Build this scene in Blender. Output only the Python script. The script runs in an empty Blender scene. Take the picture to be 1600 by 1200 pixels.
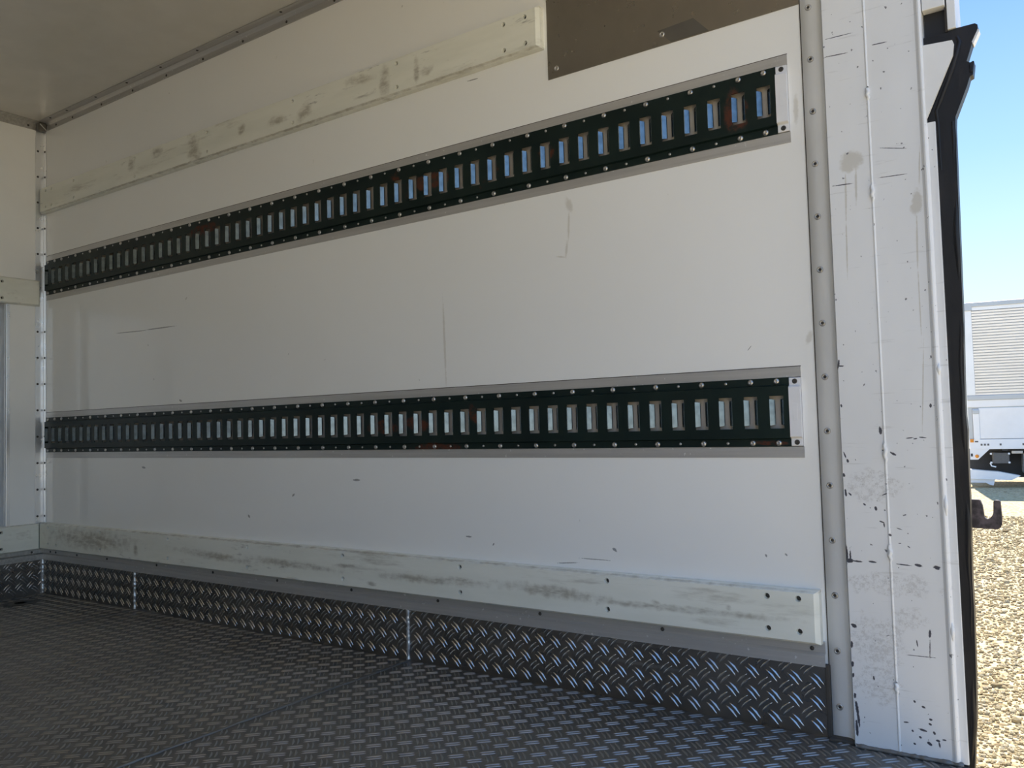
import bpy, bmesh, math, random
import numpy as np
from mathutils import Matrix, Vector

random.seed(7)
rng = np.random.default_rng(7)
S = bpy.context.scene
COL = S.collection

# ------------------------------------------------------------------ camera
def setup_camera():
    yaw, pitch, roll = math.radians(34.782), math.radians(2.852), math.radians(-1.544)
    f = Vector((-math.sin(yaw) * math.cos(pitch), math.cos(yaw) * math.cos(pitch), math.sin(pitch)))
    r = f.cross(Vector((0, 0, 1))).normalized()
    u = r.cross(f)
    c, s = math.cos(roll), math.sin(roll)
    R, U = c * r + s * u, -s * r + c * u
    cam = bpy.data.cameras.new('camera')
    cam.sensor_width = 36
    cam.lens = 1305.2 / 1600 * 36
    cam.clip_start = 0.01
    o = bpy.data.objects.new('camera', cam)
    o.matrix_world = Matrix(((R.x, U.x, -f.x, 3.2955), (R.y, U.y, -f.y, -1.6003), (R.z, U.z, -f.z, 0.5835), (0, 0, 0, 1)))
    COL.objects.link(o)
    S.camera = o
setup_camera()

# ------------------------------------------------------------------ sky, sun, exposure
def setup_world():
    w = bpy.data.worlds.new('sky')
    S.world = w
    w.use_nodes = True
    nt = w.node_tree
    nt.nodes.clear()
    out = nt.nodes.new('ShaderNodeOutputWorld')
    bg = nt.nodes.new('ShaderNodeBackground')
    tc = nt.nodes.new('ShaderNodeTexCoord')
    sp = nt.nodes.new('ShaderNodeSeparateXYZ')
    rp = nt.nodes.new('ShaderNodeValToRGB')
    nt.links.new(tc.outputs['Generated'], sp.inputs[0])
    nt.links.new(sp.outputs['Z'], rp.inputs[0])
    nt.links.new(rp.outputs[0], bg.inputs[0])
    nt.links.new(bg.outputs[0], out.inputs[0])
    e = rp.color_ramp.elements
    e[0].position = 0.0; e[0].color = (0.74, 0.89, 0.99, 1)
    e[1].position = 1.0; e[1].color = (0.19, 0.39, 0.83, 1)
    for p, c in ((0.13, (0.56, 0.76, 0.93, 1)), (0.27, (0.34, 0.57, 0.90, 1)), (0.42, (0.205, 0.40, 0.82, 1))):
        k = e.new(p); k.color = c
    bg.inputs[1].default_value = SKY
SKY, SUN, EXPO = 1.24, 10.1, 0.28
setup_world()
sun = bpy.data.lights.new('sun', 'SUN')
sun.energy = SUN
sun.angle = math.radians(0.53)
sun.color = (1.0, 0.93, 0.82)
so = bpy.data.objects.new('sun', sun)
so.rotation_euler = Vector((-0.13, 0.60, 0.79)).to_track_quat('Z', 'Y').to_euler()
so.location = (0, 20, 20)
COL.objects.link(so)
S.view_settings.view_transform = 'Standard'
S.view_settings.look = 'None'
S.view_settings.exposure = EXPO
S.view_settings.gamma = 1.0
S.view_settings.use_curve_mapping = False

# ------------------------------------------------------------------ mesh helpers
class MB:
    """collects shapes; build() links them as one mesh object"""
    def __init__(s):
        s.v, s.f, s.sm = [], [], []
    def add(s, vs, fs, smooth=False):
        n = len(s.v)
        s.v += [tuple(p) for p in vs]
        s.f += [tuple(i + n for i in f) for f in fs]
        s.sm += [smooth] * len(fs)
        return s
    def box(s, x0, x1, y0, y1, z0, z1):
        v = [(x0, y0, z0), (x1, y0, z0), (x1, y1, z0), (x0, y1, z0), (x0, y0, z1), (x1, y0, z1), (x1, y1, z1), (x0, y1, z1)]
        return s.add(v, [(3, 2, 1, 0), (4, 5, 6, 7), (0, 1, 5, 4), (1, 2, 6, 5), (2, 3, 7, 6), (3, 0, 4, 7)])
    def quad(s, a, b, c, d):
        return s.add([a, b, c, d], [(0, 1, 2, 3)])
    def prism(s, poly, y0, y1, smooth=False):
        """outline in (x, z), run from y0 to y1"""
        n = len(poly)
        v = [(x, y0, z) for x, z in poly] + [(x, y1, z) for x, z in poly]
        f = [(i, (i + 1) % n, n + (i + 1) % n, n + i) for i in range(n)]
        s.add(v, f, smooth)
        return s.add(v, [tuple(range(n))[::-1], tuple(range(n, 2 * n))])
    def run(s, prof, z0, z1, axis='z', smooth=False, closed=False):
        """open/closed profile swept straight; axis z: prof (x,y); axis x: prof (y,z); axis y: prof (x,z)"""
        P = {'z': lambda p, t: (p[0], p[1], t), 'x': lambda p, t: (t, p[0], p[1]), 'y': lambda p, t: (p[0], t, p[1])}[axis]
        n = len(prof)
        v = [P(p, z0) for p in prof] + [P(p, z1) for p in prof]
        m = n if closed else n - 1
        s.add(v, [(i, (i + 1) % n, n + (i + 1) % n, n + i) for i in range(m)], smooth)
        if closed:
            s.add(v, [tuple(range(n))[::-1], tuple(range(n, 2 * n))])
        return s
    def tube(s, path, rad, n=8, smooth=True):
        rings = []
        for i, p in enumerate(path):
            p = Vector(p)
            a = Vector(path[max(i - 1, 0)]); b = Vector(path[min(i + 1, len(path) - 1)])
            t = (b - a).normalized()
            q = t.cross(Vector((0, 0, 1)) if abs(t.z) < 0.9 else Vector((1, 0, 0))).normalized()
            w = t.cross(q)
            r = rad[i] if hasattr(rad, '__len__') else rad
            rings.append([tuple(p + r * (math.cos(2 * math.pi * k / n) * q + math.sin(2 * math.pi * k / n) * w)) for k in range(n)])
        v = [p for rg in rings for p in rg]
        f = [(i * n + k, i * n + (k + 1) % n, (i + 1) * n + (k + 1) % n, (i + 1) * n + k) for i in range(len(rings) - 1) for k in range(n)]
        s.add(v, f, smooth)
        m = len(rings) - 1
        return s.add(v, [tuple(range(n))[::-1], tuple(range(m * n, m * n + n))])
    def lathe(s, prof, c=(0, 0, 0), n=14, axis='y', smooth=True):
        """prof (radius, height); height grows along -y (out of the right wall) or +x / +z"""
        v = []
        for r, h in prof:
            for k in range(n):
                a = 2 * math.pi * k / n
                if axis == 'y': v.append((c[0] + r * math.cos(a), c[1] - h, c[2] + r * math.sin(a)))
                elif axis == 'x': v.append((c[0] + h, c[1] + r * math.cos(a), c[2] + r * math.sin(a)))
                else: v.append((c[0] + r * math.cos(a), c[1] + r * math.sin(a), c[2] + h))
        f = [(i * n + k, i * n + (k + 1) % n, (i + 1) * n + (k + 1) % n, (i + 1) * n + k) for i in range(len(prof) - 1) for k in range(n)]
        s.add(v, f, smooth)
        m = len(prof) - 1
        return s.add(v, [tuple(range(n))[::-1], tuple(range(m * n, m * n + n))])
    def mesh(s, name):
        me = bpy.data.meshes.new(name)
        me.from_pydata(s.v, [], s.f)
        me.polygons.foreach_set('use_smooth', s.sm)
        bm = bmesh.new(); bm.from_mesh(me)
        bmesh.ops.recalc_face_normals(bm, faces=bm.faces[:])
        bm.to_mesh(me); bm.free()
        return me
    def build(s, name, mat, parent=None, bevel=0.0, **tags):
        return link(name, s.mesh(name), mat, parent, bevel, **tags)

WORLD_ROOTS = set()
def link(name, me, mat, parent=None, bevel=0.0, loc=None, **tags):
    if mat is not None and not me.materials:
        me.materials.append(mat)
    o = bpy.data.objects.new(name, me)
    COL.objects.link(o)
    if parent is not None:
        o.parent = parent
        if parent in WORLD_ROOTS:                      # parts are given in world coordinates
            o.matrix_parent_inverse = Matrix.Translation(-Vector(parent.location))
    if loc is not None:
        o.location = loc
    if bevel:
        m = o.modifiers.new('bevel', 'BEVEL'); m.width = bevel; m.segments = 2; m.limit_method = 'ANGLE'
        m.angle_limit = math.radians(40)
    for k, v in tags.items():
        if v is not None: o[k] = v
    return o

def root(name, loc, label=None, category=None, group=None, kind=None, world=True):
    o = bpy.data.objects.new(name, None)
    o.location = loc
    o.empty_display_size = 0.05
    COL.objects.link(o)
    if world: WORLD_ROOTS.add(o)
    for k, v in (('label', label), ('category', category), ('group', group), ('kind', kind)):
        if v: o[k] = v
    return o

def srgb(r, g, b):
    return tuple(((c / 255) / 12.92 if c <= 10 else ((c / 255 + 0.055) / 1.055) ** 2.4) for c in (r, g, b)) + (1,)

# ------------------------------------------------------------------ material helpers
class NT:
    def __init__(s, name):
        s.m = bpy.data.materials.new(name); s.m.use_nodes = True
        s.t = s.m.node_tree; s.t.nodes.clear()
        s.out = s.n('ShaderNodeOutputMaterial'); s.b = s.n('ShaderNodeBsdfPrincipled')
        s.l(s.b.outputs[0], s.out.inputs[0])
        s.pos = s.n('ShaderNodeNewGeometry').outputs['Position']
    def n(s, k, **p):
        nd = s.t.nodes.new(k)
        for a, v in p.items(): setattr(nd, a, v)
        return nd
    def l(s, a, b): s.t.links.new(a, b)
    def put(s, sock, v):
        if hasattr(v, 'is_linked'): s.l(v, sock)
        else: sock.default_value = v
    def noise(s, scale, detail=4, rough=0.55, stretch=None, src=None, dist=0.0):
        v = src or s.pos
        if stretch:
            mp = s.n('ShaderNodeMapping'); mp.inputs['Scale'].default_value = stretch; s.l(v, mp.inputs[0]); v = mp.outputs[0]
        nd = s.n('ShaderNodeTexNoise'); nd.inputs['Scale'].default_value = scale; nd.inputs['Detail'].default_value = detail
        nd.inputs['Roughness'].default_value = rough; nd.inputs['Distortion'].default_value = dist
        s.l(v, nd.inputs['Vector'])
        return nd.outputs[0]
    def rng(s, v, a, b, c=0.0, d=1.0, smooth=True):
        nd = s.n('ShaderNodeMapRange'); nd.interpolation_type = 'SMOOTHSTEP' if smooth else 'LINEAR'
        s.put(nd.inputs[0], v)
        for i, q in enumerate((a, b, c, d)): nd.inputs[i + 1].default_value = q
        return nd.outputs[0]
    def math(s, op, a, b=0.0):
        nd = s.n('ShaderNodeMath', operation=op); s.put(nd.inputs[0], a); s.put(nd.inputs[1], b)
        return nd.outputs[0]
    def mix(s, f, a, b):
        nd = s.n('ShaderNodeMix', data_type='RGBA'); s.put(nd.inputs[0], f); s.put(nd.inputs[6], a); s.put(nd.inputs[7], b)
        return nd.outputs[2]
    def bump(s, h, strength=0.3, dist=0.001):
        nd = s.n('ShaderNodeBump'); nd.inputs['Strength'].default_value = strength; nd.inputs['Distance'].default_value = dist
        s.put(nd.inputs['Height'], h); s.l(nd.outputs[0], s.b.inputs['Normal'])
    def marks(s, lst, y, jag=0.9, nscale=260, soft=(1.05, 0.75)):
        """union of worn spots: (x, z, half length, half width, angle) on a plane at y"""
        nz = s.math('MULTIPLY', s.math('SUBTRACT', s.noise(nscale, 3), 0.5), jag)
        acc = None
        for (x, z, L, W, a) in lst:
            mp = s.n('ShaderNodeMapping', vector_type='TEXTURE')
            mp.inputs['Location'].default_value = (x, y, z); mp.inputs['Rotation'].default_value = (0, -a, 0)
            mp.inputs['Scale'].default_value = (L, 1.0, W)
            s.l(s.pos, mp.inputs[0])
            ln = s.n('ShaderNodeVectorMath', operation='LENGTH'); s.l(mp.outputs[0], ln.inputs[0])
            acc = ln.outputs['Value'] if acc is None else s.math('MINIMUM', acc, ln.outputs['Value'])
        return s.rng(s.math('ADD', acc, nz), *soft)
    def set(s, color=None, rough=None, metal=None, spec=None, coat=None):
        B = s.b.inputs
        if color is not None: s.put(B['Base Color'], color)
        if rough is not None: s.put(B['Roughness'], rough)
        if metal is not None: s.put(B['Metallic'], metal)
        if spec is not None: s.put(B['Specular IOR Level'], spec)
        if coat is not None: s.put(B['Coat Weight'], coat); B['Coat Roughness'].default_value = 0.08
        return s.m

# ------------------------------------------------------------------ materials
POST_DARK= [(2.9211, 0.6779, 0.0098, 0.0018, -1.74), (2.9254, 0.6748, 0.0053, 0.0015, -0.06), (2.9863, 0.5577, 0.0068, 0.0029, -1.51), (3.0052, 0.5168, 0.0054, 0.0021, -0.57), (2.9899, 0.5224, 0.0034, 0.001, -0.42), (3.0325, 0.5439, 0.0068, 0.0011, 0.12), (3.0415, 0.5424, 0.0037, 0.001, 0.17), (3.0536, 0.5444, 0.0067, 0.0012, -0.11), (3.068, 0.5986, 0.0039, 0.002, -1.62), (2.9203, 0.3379, 0.0173, 0.0024, -1.55), (2.9262, 0.336, 0.0101, 0.0017, -1.56), (2.9247, 0.3269, 0.0064, 0.0044, 0.07), (2.9376, 0.3266, 0.0102, 0.0017, -0.05), (2.9637, 0.3273, 0.0075, 0.0019, -0.11), (3.0138, 0.3259, 0.0133, 0.0011, -0.06), (3.0364, 0.3265, 0.0066, 0.0026, -0.25), (3.0649, 0.3248, 0.006, 0.0035, -0.2), (2.9235, 0.4478, 0.0075, 0.002, -1.53), (2.9727, 0.421, 0.0043, 0.0024, -1.43), (2.988, 0.446, 0.0053, 0.0011, 0.4), (2.9816, 0.3979, 0.0051, 0.0013, -0.35), (2.985, 0.3925, 0.0046, 0.0013, -1.48), (2.9941, 0.3758, 0.0027, 0.0021, -0.82), (2.9218, 0.179, 0.006, 0.0024, -1.62), (2.9214, 0.1448, 0.0054, 0.0024, -1.62), (2.9216, 0.1252, 0.0047, 0.0022, -1.62), (2.9232, 0.0903, 0.0052, 0.0022, -1.62), (2.9255, 0.0685, 0.0143, 0.0028, -1.45), (2.9273, 0.0499, 0.0141, 0.0024, -1.49), (2.9239, 0.0338, 0.0154, 0.0026, -1.54), (2.9266, 0.2127, 0.0055, 0.0035, -0.4), (3.0283, 0.194, 0.0065, 0.0011, -1.45), (3.0489, 0.2126, 0.0072, 0.0022, -1.62), (3.0477, 0.1863, 0.0167, 0.0009, -1.62), (3.0331, 0.1731, 0.0242, 0.0007, 0.02), (2.9561, 0.1248, 0.0042, 0.0016, -1.46), (3.0333, 0.0881, 0.0033, 0.002, -0.37), (3.0437, 0.0692, 0.0027, 0.002, -0.19), (3.0423, 0.061, 0.0028, 0.002, -0.51), (3.0309, 0.0494, 0.0067, 0.002, -0.21), (3.048, 0.0477, 0.0029, 0.002, -1.0), (3.0259, 0.0367, 0.0024, 0.0018, -0.75), (3.0398, 0.0287, 0.0047, 0.003, -0.61), (3.0528, 0.0359, 0.0036, 0.002, -0.03), (3.0549, 0.0295, 0.005, 0.0015, -1.38), (3.0626, 0.0388, 0.0032, 0.0014, -0.03), (3.0164, 0.0243, 0.0024, 0.0018, -0.75), (3.0144, 0.0453, 0.0023, 0.0016, -0.75), (3.005, 0.0581, 0.0048, 0.0013, 0.04), (3.0197, 0.0955, 0.0024, 0.0018, -0.77), (2.9416, 1.2434, 0.0219, 0.001, -0.06), (3.0149, 1.2437, 0.0144, 0.001, -0.04), (2.9475, 1.2769, 0.0251, 0.0008, -0.03), (3.0306, 1.0515, 0.0253, 0.0007, -0.23), (2.9438, 1.003, 0.02, 0.001, -0.04), (3.0279, 1.003, 0.0254, 0.0008, -0.04), (2.9305, 0.4451, 0.004, 0.0016, -0.82), (2.954, 0.4277, 0.0029, 0.0016, -0.61), (2.9293, 0.5044, 0.0036, 0.0022, -1.38), (2.9216, 0.4792, 0.0036, 0.0022, -1.38), (2.9228, 0.6032, 0.0033, 0.0015, -1.38), (2.9249, 0.5147, 0.0068, 0.0013, 1.9), (3.0095, 0.387, 0.0052, 0.0008, -0.31), (3.0089, 0.3623, 0.0026, 0.0009, 0.06), (3.0228, 0.3571, 0.0031, 0.001, -0.66)]
POST_STAIN= [(2.9606, 1.0449, 0.02, 0.0166, -0.2), (2.9524, 1.0325, 0.0127, 0.01, -0.2), (2.9474, 0.983, 0.0477, 0.0018, -1.6), (2.9449, 0.89, 0.0531, 0.0014, -1.59), (2.9656, 0.9972, 0.0338, 0.0022, -1.6), (3.063, 0.9508, 0.0218, 0.0086, -1.65), (3.061, 0.94, 0.0113, 0.0091, -1.44), (3.0603, 0.8815, 0.0482, 0.0016, -1.6), (3.0593, 0.7734, 0.0616, 0.0012, -1.57), (3.0576, 0.6303, 0.0806, 0.0011, -1.63), (3.0699, 1.0111, 0.0341, 0.0013, -1.63)]
WALL_DARK= [(0.5976, 0.94, 0.0999, 0.0016, -0.03), (0.7681, 0.938, 0.0937, 0.002, -0.01), (1.6698, 0.4496, 0.0138, 0.0031, 0.01), (2.4398, 0.3125, 0.0064, 0.0031, -0.58), (2.3219, 0.2763, 0.0299, 0.0012, 0.09), (2.3909, 0.2888, 0.0402, 0.001, -0.0), (2.7661, 0.3218, 0.0038, 0.002, -1.12), (2.0454, 0.3194, 0.0099, 0.002, -0.03), (1.903, 1.2521, 0.0225, 0.0013, -0.01), (2.0923, 1.4297, 0.0187, 0.0016, -0.04), (2.7503, 0.7219, 0.0066, 0.0008, 0.87), (2.1184, 0.3053, 0.0042, 0.0019, 0.88), (0.6707, 0.4764, 0.0117, 0.0038, -0.11), (0.8812, 0.6927, 0.0094, 0.0035, -0.33), (1.4179, 0.4033, 0.0069, 0.0033, -2.54), (2.8046, 0.3261, 0.0034, 0.0017, -0.77), (1.2195, 0.3358, 0.0061, 0.0036, -0.75)]
WALL_STAIN= [(2.3528, 1.074, 0.0176, 0.0084, -1.2), (2.3503, 1.0279, 0.034, 0.0027, -1.63), (2.3426, 0.9747, 0.019, 0.003, -1.7), (2.3286, 0.96, 0.0132, 0.002, -0.2), (1.9838, 0.7943, 0.1057, 0.0033, -1.55), (2.8591, 1.1713, 0.0276, 0.0049, -1.59), (2.865, 0.7332, 0.0129, 0.0059, -1.93), (2.5749, 1.4732, 0.0055, 0.0015, -0.31)]
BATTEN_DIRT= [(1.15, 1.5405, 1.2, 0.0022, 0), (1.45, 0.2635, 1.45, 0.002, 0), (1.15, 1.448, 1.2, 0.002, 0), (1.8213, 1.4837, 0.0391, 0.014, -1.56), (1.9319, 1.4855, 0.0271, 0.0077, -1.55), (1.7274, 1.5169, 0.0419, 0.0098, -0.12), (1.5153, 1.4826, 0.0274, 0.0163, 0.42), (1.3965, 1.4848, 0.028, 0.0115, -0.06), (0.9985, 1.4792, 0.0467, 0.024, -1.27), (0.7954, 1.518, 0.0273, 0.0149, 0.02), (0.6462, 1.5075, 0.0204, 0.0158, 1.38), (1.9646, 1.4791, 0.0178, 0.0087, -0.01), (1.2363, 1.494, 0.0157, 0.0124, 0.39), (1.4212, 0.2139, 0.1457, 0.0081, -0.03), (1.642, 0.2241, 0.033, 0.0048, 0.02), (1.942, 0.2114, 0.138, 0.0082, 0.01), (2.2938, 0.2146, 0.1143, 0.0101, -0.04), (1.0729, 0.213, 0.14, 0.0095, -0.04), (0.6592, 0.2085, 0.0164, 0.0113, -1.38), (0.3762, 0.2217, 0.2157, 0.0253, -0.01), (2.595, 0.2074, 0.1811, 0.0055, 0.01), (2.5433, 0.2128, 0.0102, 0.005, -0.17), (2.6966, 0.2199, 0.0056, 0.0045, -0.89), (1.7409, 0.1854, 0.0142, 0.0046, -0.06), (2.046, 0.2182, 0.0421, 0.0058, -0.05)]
RUST= [(2.3033, 1.2025, 0.0233, 0.0158, 0.0), (2.746, 1.1896, 0.0467, 0.0238, -1.53), (1.9513, 1.204, 0.0748, 0.0192, 0.0), (1.029, 1.2257, 0.078, 0.02, 0.04), (1.7818, 0.5875, 0.0562, 0.0181, -0.02), (1.9029, 0.5915, 0.0439, 0.0191, -0.22), (2.0759, 0.6129, 0.0243, 0.0154, -0.9), (1.952, 0.5349, 0.0888, 0.0103, 0.01), (2.7876, 0.5368, 0.0335, 0.0049, -0.03)]


def m_wall():
    t = NT('white_wall_panel')
    base = t.mix(t.rng(t.noise(1.3, 3), 0.3, 0.7), (0.905, 0.90, 0.875, 1), (0.93, 0.925, 0.905, 1))
    st = t.math('MULTIPLY', t.marks(WALL_STAIN, 0, 1.1, 100, (1.3, 0.5)), 0.35)
    c = t.mix(st, base, (0.42, 0.37, 0.27, 1))
    dk = t.math('MULTIPLY', t.marks(WALL_DARK, 0, 1.2, 300), 0.65)
    c = t.mix(dk, c, (0.06, 0.055, 0.05, 1))
    sp = t.math('MULTIPLY', t.rng(t.noise(55, 2, 0.5, (1, 1, 0.6)), 0.735, 0.77), t.rng(t.noise(3.0, 2), 0.45, 0.6))
    c = t.mix(t.math('MULTIPLY', sp, 0.5), c, (0.3, 0.28, 0.25, 1))
    t.bump(t.noise(2.2, 2), 0.12, 0.01)
    return t.set(c, t.rng(t.noise(6, 3), 0.3, 0.7, 0.08, 0.14), spec=0.5)

def m_paint(name, col, rough=0.3, var=0.08, bump=0.0):
    t = NT(name)
    a = tuple(v * (1 - var) for v in col[:3]) + (1,)
    c = t.mix(t.rng(t.noise(9, 4), 0.3, 0.7), a, col)
    if bump: t.bump(t.noise(60, 3), bump, 0.001)
    return t.set(c, rough)

def m_post(z0, z1):
    t = NT('chipped_white_post_paint')
    near = lambda lst: [m for m in lst if z0 - m[2] - m[3] < m[1] < z1 + m[2] + m[3]] or [(0, 0, .001, .001, 0)]
    base = t.mix(t.rng(t.noise(4, 4, 0.6, (1, 1, 0.4)), 0.35, 0.7), (0.84, 0.845, 0.85, 1), (0.775, 0.78, 0.785, 1))
    gr = t.math('MULTIPLY', t.marks(near([(2.965, 0.185, 0.05, 0.05, 0), (2.962, 0.12, 0.04, 0.04, 0), (3.02, 0.235, 0.03, 0.02, 0), (2.97, 0.46, 0.05, 0.03, 0), (2.99, 0.29, 0.08, 0.02, 0)]), -.026, 1.6, 40), t.rng(t.noise(170, 6, 0.8), 0.44, 0.62))
    c = t.mix(t.math('MULTIPLY', gr, 0.32), base, (0.25, 0.22, 0.19, 1))
    sc = t.math('MULTIPLY', t.rng(t.noise(30, 4, 0.6, (0.35, 1, 4.5)), 0.62, 0.72), 0.28)
    c = t.mix(sc, c, (0.36, 0.35, 0.33, 1))
    c = t.mix(t.math('MULTIPLY', t.marks(near(POST_STAIN), -.026, 1.1, 110, (1.2, 0.6)), 0.45), c, (0.40, 0.35, 0.25, 1))
    dk = t.marks(near(POST_DARK), -.026, 1.0, 330)
    sp = t.rng(t.noise(120, 2, 0.5, (1, 1, 0.8)), 0.715, 0.74)
    dk = t.math('MAXIMUM', dk, t.math('MULTIPLY', sp, 0.8))
    c = t.mix(t.math('MULTIPLY', dk, 0.95), c, (0.03, 0.03, 0.045, 1))
    t.bump(t.math('SUBTRACT', t.math('MULTIPLY', t.noise(14, 3), 0.6), dk), 0.25, 0.0015)
    return t.set(c, 0.36)

def m_alu(name='brushed_aluminium', col=(0.62, 0.61, 0.59, 1), rough=0.38, dirt=0.5, metal=0.9, stretch=(0.5, 20, 20), specks=0.7):
    t = NT(name)
    n1 = t.rng(t.noise(5, 5, 0.6, stretch), 0.35, 0.7)
    c = t.mix(t.math('MULTIPLY', n1, dirt), col, tuple(v * 0.55 for v in col[:3]) + (1,))
    sp = t.rng(t.noise(90, 3), 0.67, 0.72)
    c = t.mix(t.math('MULTIPLY', sp, specks), c, (0.85, 0.85, 0.84, 1))
    return t.set(c, t.rng(t.noise(30, 3), 0.3, 0.7, rough - 0.03, rough + 0.05), metal)

def m_tread(name, col, rough, metal=0.85):
    t = NT(name)
    n1 = t.rng(t.noise(2.2, 5, 0.6), 0.3, 0.72)
    c = t.mix(n1, col, tuple(v * 0.82 for v in col[:3]) + (1,))
    c = t.mix(t.math('MULTIPLY', t.rng(t.noise(26, 4), 0.55, 0.8), 0.2), c, tuple(v * 0.7 for v in col[:3]) + (1,))
    sc = t.math('MULTIPLY', t.rng(t.noise(9, 4, 0.6, (0.25, 5, 5)), 0.63, 0.72), 0.5)
    c = t.mix(sc, c, (0.45, 0.45, 0.44, 1))
    t.bump(t.noise(240, 3), 0.10, 0.0006)
    return t.set(c, t.rng(t.noise(7, 4), 0.3, 0.7, rough - 0.06, rough + 0.12), metal)

def m_rail():
    t = NT('dark_green_rail_paint')
    c = t.mix(t.rng(t.noise(7, 4), 0.3, 0.7), (0.0045, 0.012, 0.011, 1), (0.009, 0.020, 0.017, 1))
    nz = t.rng(t.noise(75, 5, 0.7), 0.36, 0.58)
    ru = t.math('MULTIPLY', t.marks(RUST, -.009, 1.5, 30), nz)
    ru = t.math('MAXIMUM', ru, t.math('MULTIPLY', t.rng(t.noise(4.5, 5, 0.7), 0.66, 0.72), nz))
    c = t.mix(t.math('MULTIPLY', ru, 0.8), c, (0.11, 0.034, 0.018, 1))
    return t.set(c, t.math('ADD', 0.42, t.math('MULTIPLY', ru, 0.4)), spec=0.25)

def m_batten():
    t = NT('cream_batten_paint')
    c = t.mix(t.rng(t.noise(6, 4, 0.6, (0.5, 1, 3)), 0.3, 0.7), (0.88, 0.875, 0.79, 1), (0.80, 0.80, 0.71, 1))
    d1 = t.rng(t.noise(7, 6, 0.68, (0.45, 1, 3.2)), 0.55, 0.78)
    c = t.mix(t.math('MULTIPLY', d1, 0.6), c, (0.24, 0.20, 0.12, 1))
    d2 = t.math('MULTIPLY', t.rng(t.noise(24, 5, 0.7, (0.4, 1, 2)), 0.6, 0.72), t.rng(t.noise(2.4, 3), 0.46, 0.62))
    c = t.mix(t.math('MULTIPLY', d2, 0.6), c, (0.10, 0.085, 0.06, 1))
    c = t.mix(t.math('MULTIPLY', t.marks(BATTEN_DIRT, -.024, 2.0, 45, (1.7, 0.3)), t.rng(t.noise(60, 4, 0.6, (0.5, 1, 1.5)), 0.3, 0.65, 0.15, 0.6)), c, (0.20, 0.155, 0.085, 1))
    t.bump(t.noise(40, 4, 0.6, (0.3, 1, 2)), 0.2, 0.001)
    return t.set(c, 0.42)

def m_rubber():
    t = NT('black_rubber')
    c = t.mix(t.rng(t.noise(30, 5, 0.65, (1, 1, 0.25)), 0.45, 0.75), (0.008, 0.0075, 0.009, 1), (0.022, 0.018, 0.018, 1))
    t.bump(t.noise(50, 4, 0.6, (1, 1, 0.4)), 0.4, 0.002)
    return t.set(c, 0.45, spec=0.4)

def m_gravel(stone):
    t = NT('gravel_stone' if stone else 'gravel_ground')
    if stone:
        r = t.n('ShaderNodeNewGeometry').outputs['Random Per Island']
    else:
        vo = t.n('ShaderNodeTexVoronoi'); vo.inputs['Scale'].default_value = 34; t.l(t.pos, vo.inputs['Vector'])
        sp = t.n('ShaderNodeSeparateColor'); t.l(vo.outputs['Color'], sp.inputs[0]); r = sp.outputs[0]
    rp = t.n('ShaderNodeValToRGB'); t.l(r, rp.inputs[0])
    e = rp.color_ramp.elements
    e[0].position = 0; e[0].color = (0.17, 0.12, 0.06, 1)
    e[1].position = 1; e[1].color = (0.66, 0.54, 0.33, 1)
    for p, q in ((0.25, (0.46, 0.35, 0.185, 1)), (0.6, (0.56, 0.445, 0.25, 1)), (0.85, (0.42, 0.36, 0.25, 1))):
        k = e.new(p); k.color = q
    c = t.mix(t.math('MULTIPLY', t.rng(t.noise(0.7, 4), 0.45, 0.75), 0.35), rp.outputs[0], (0.62, 0.48, 0.25, 1))
    if not stone:
        h = t.math('ADD', t.math('MULTIPLY', t.rng(vo.outputs['Distance'], 0.7, 0.0), 1.0), t.noise(11, 4))
        t.bump(h, 0.8, 0.014)
    if stone: c = t.mix(0.30, c, (0.12, 0.09, 0.05, 1))
    return t.set(c, 0.9, spec=0.2)

def m_flat(name, col, rough=0.5, metal=0.0, n=0.12, sc=25):
    t = NT(name)
    c = t.mix(t.rng(t.noise(sc, 4), 0.35, 0.7), col, tuple(v * (1 - n) for v in col[:3]) + (1,))
    return t.set(c, rough, metal)

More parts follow.
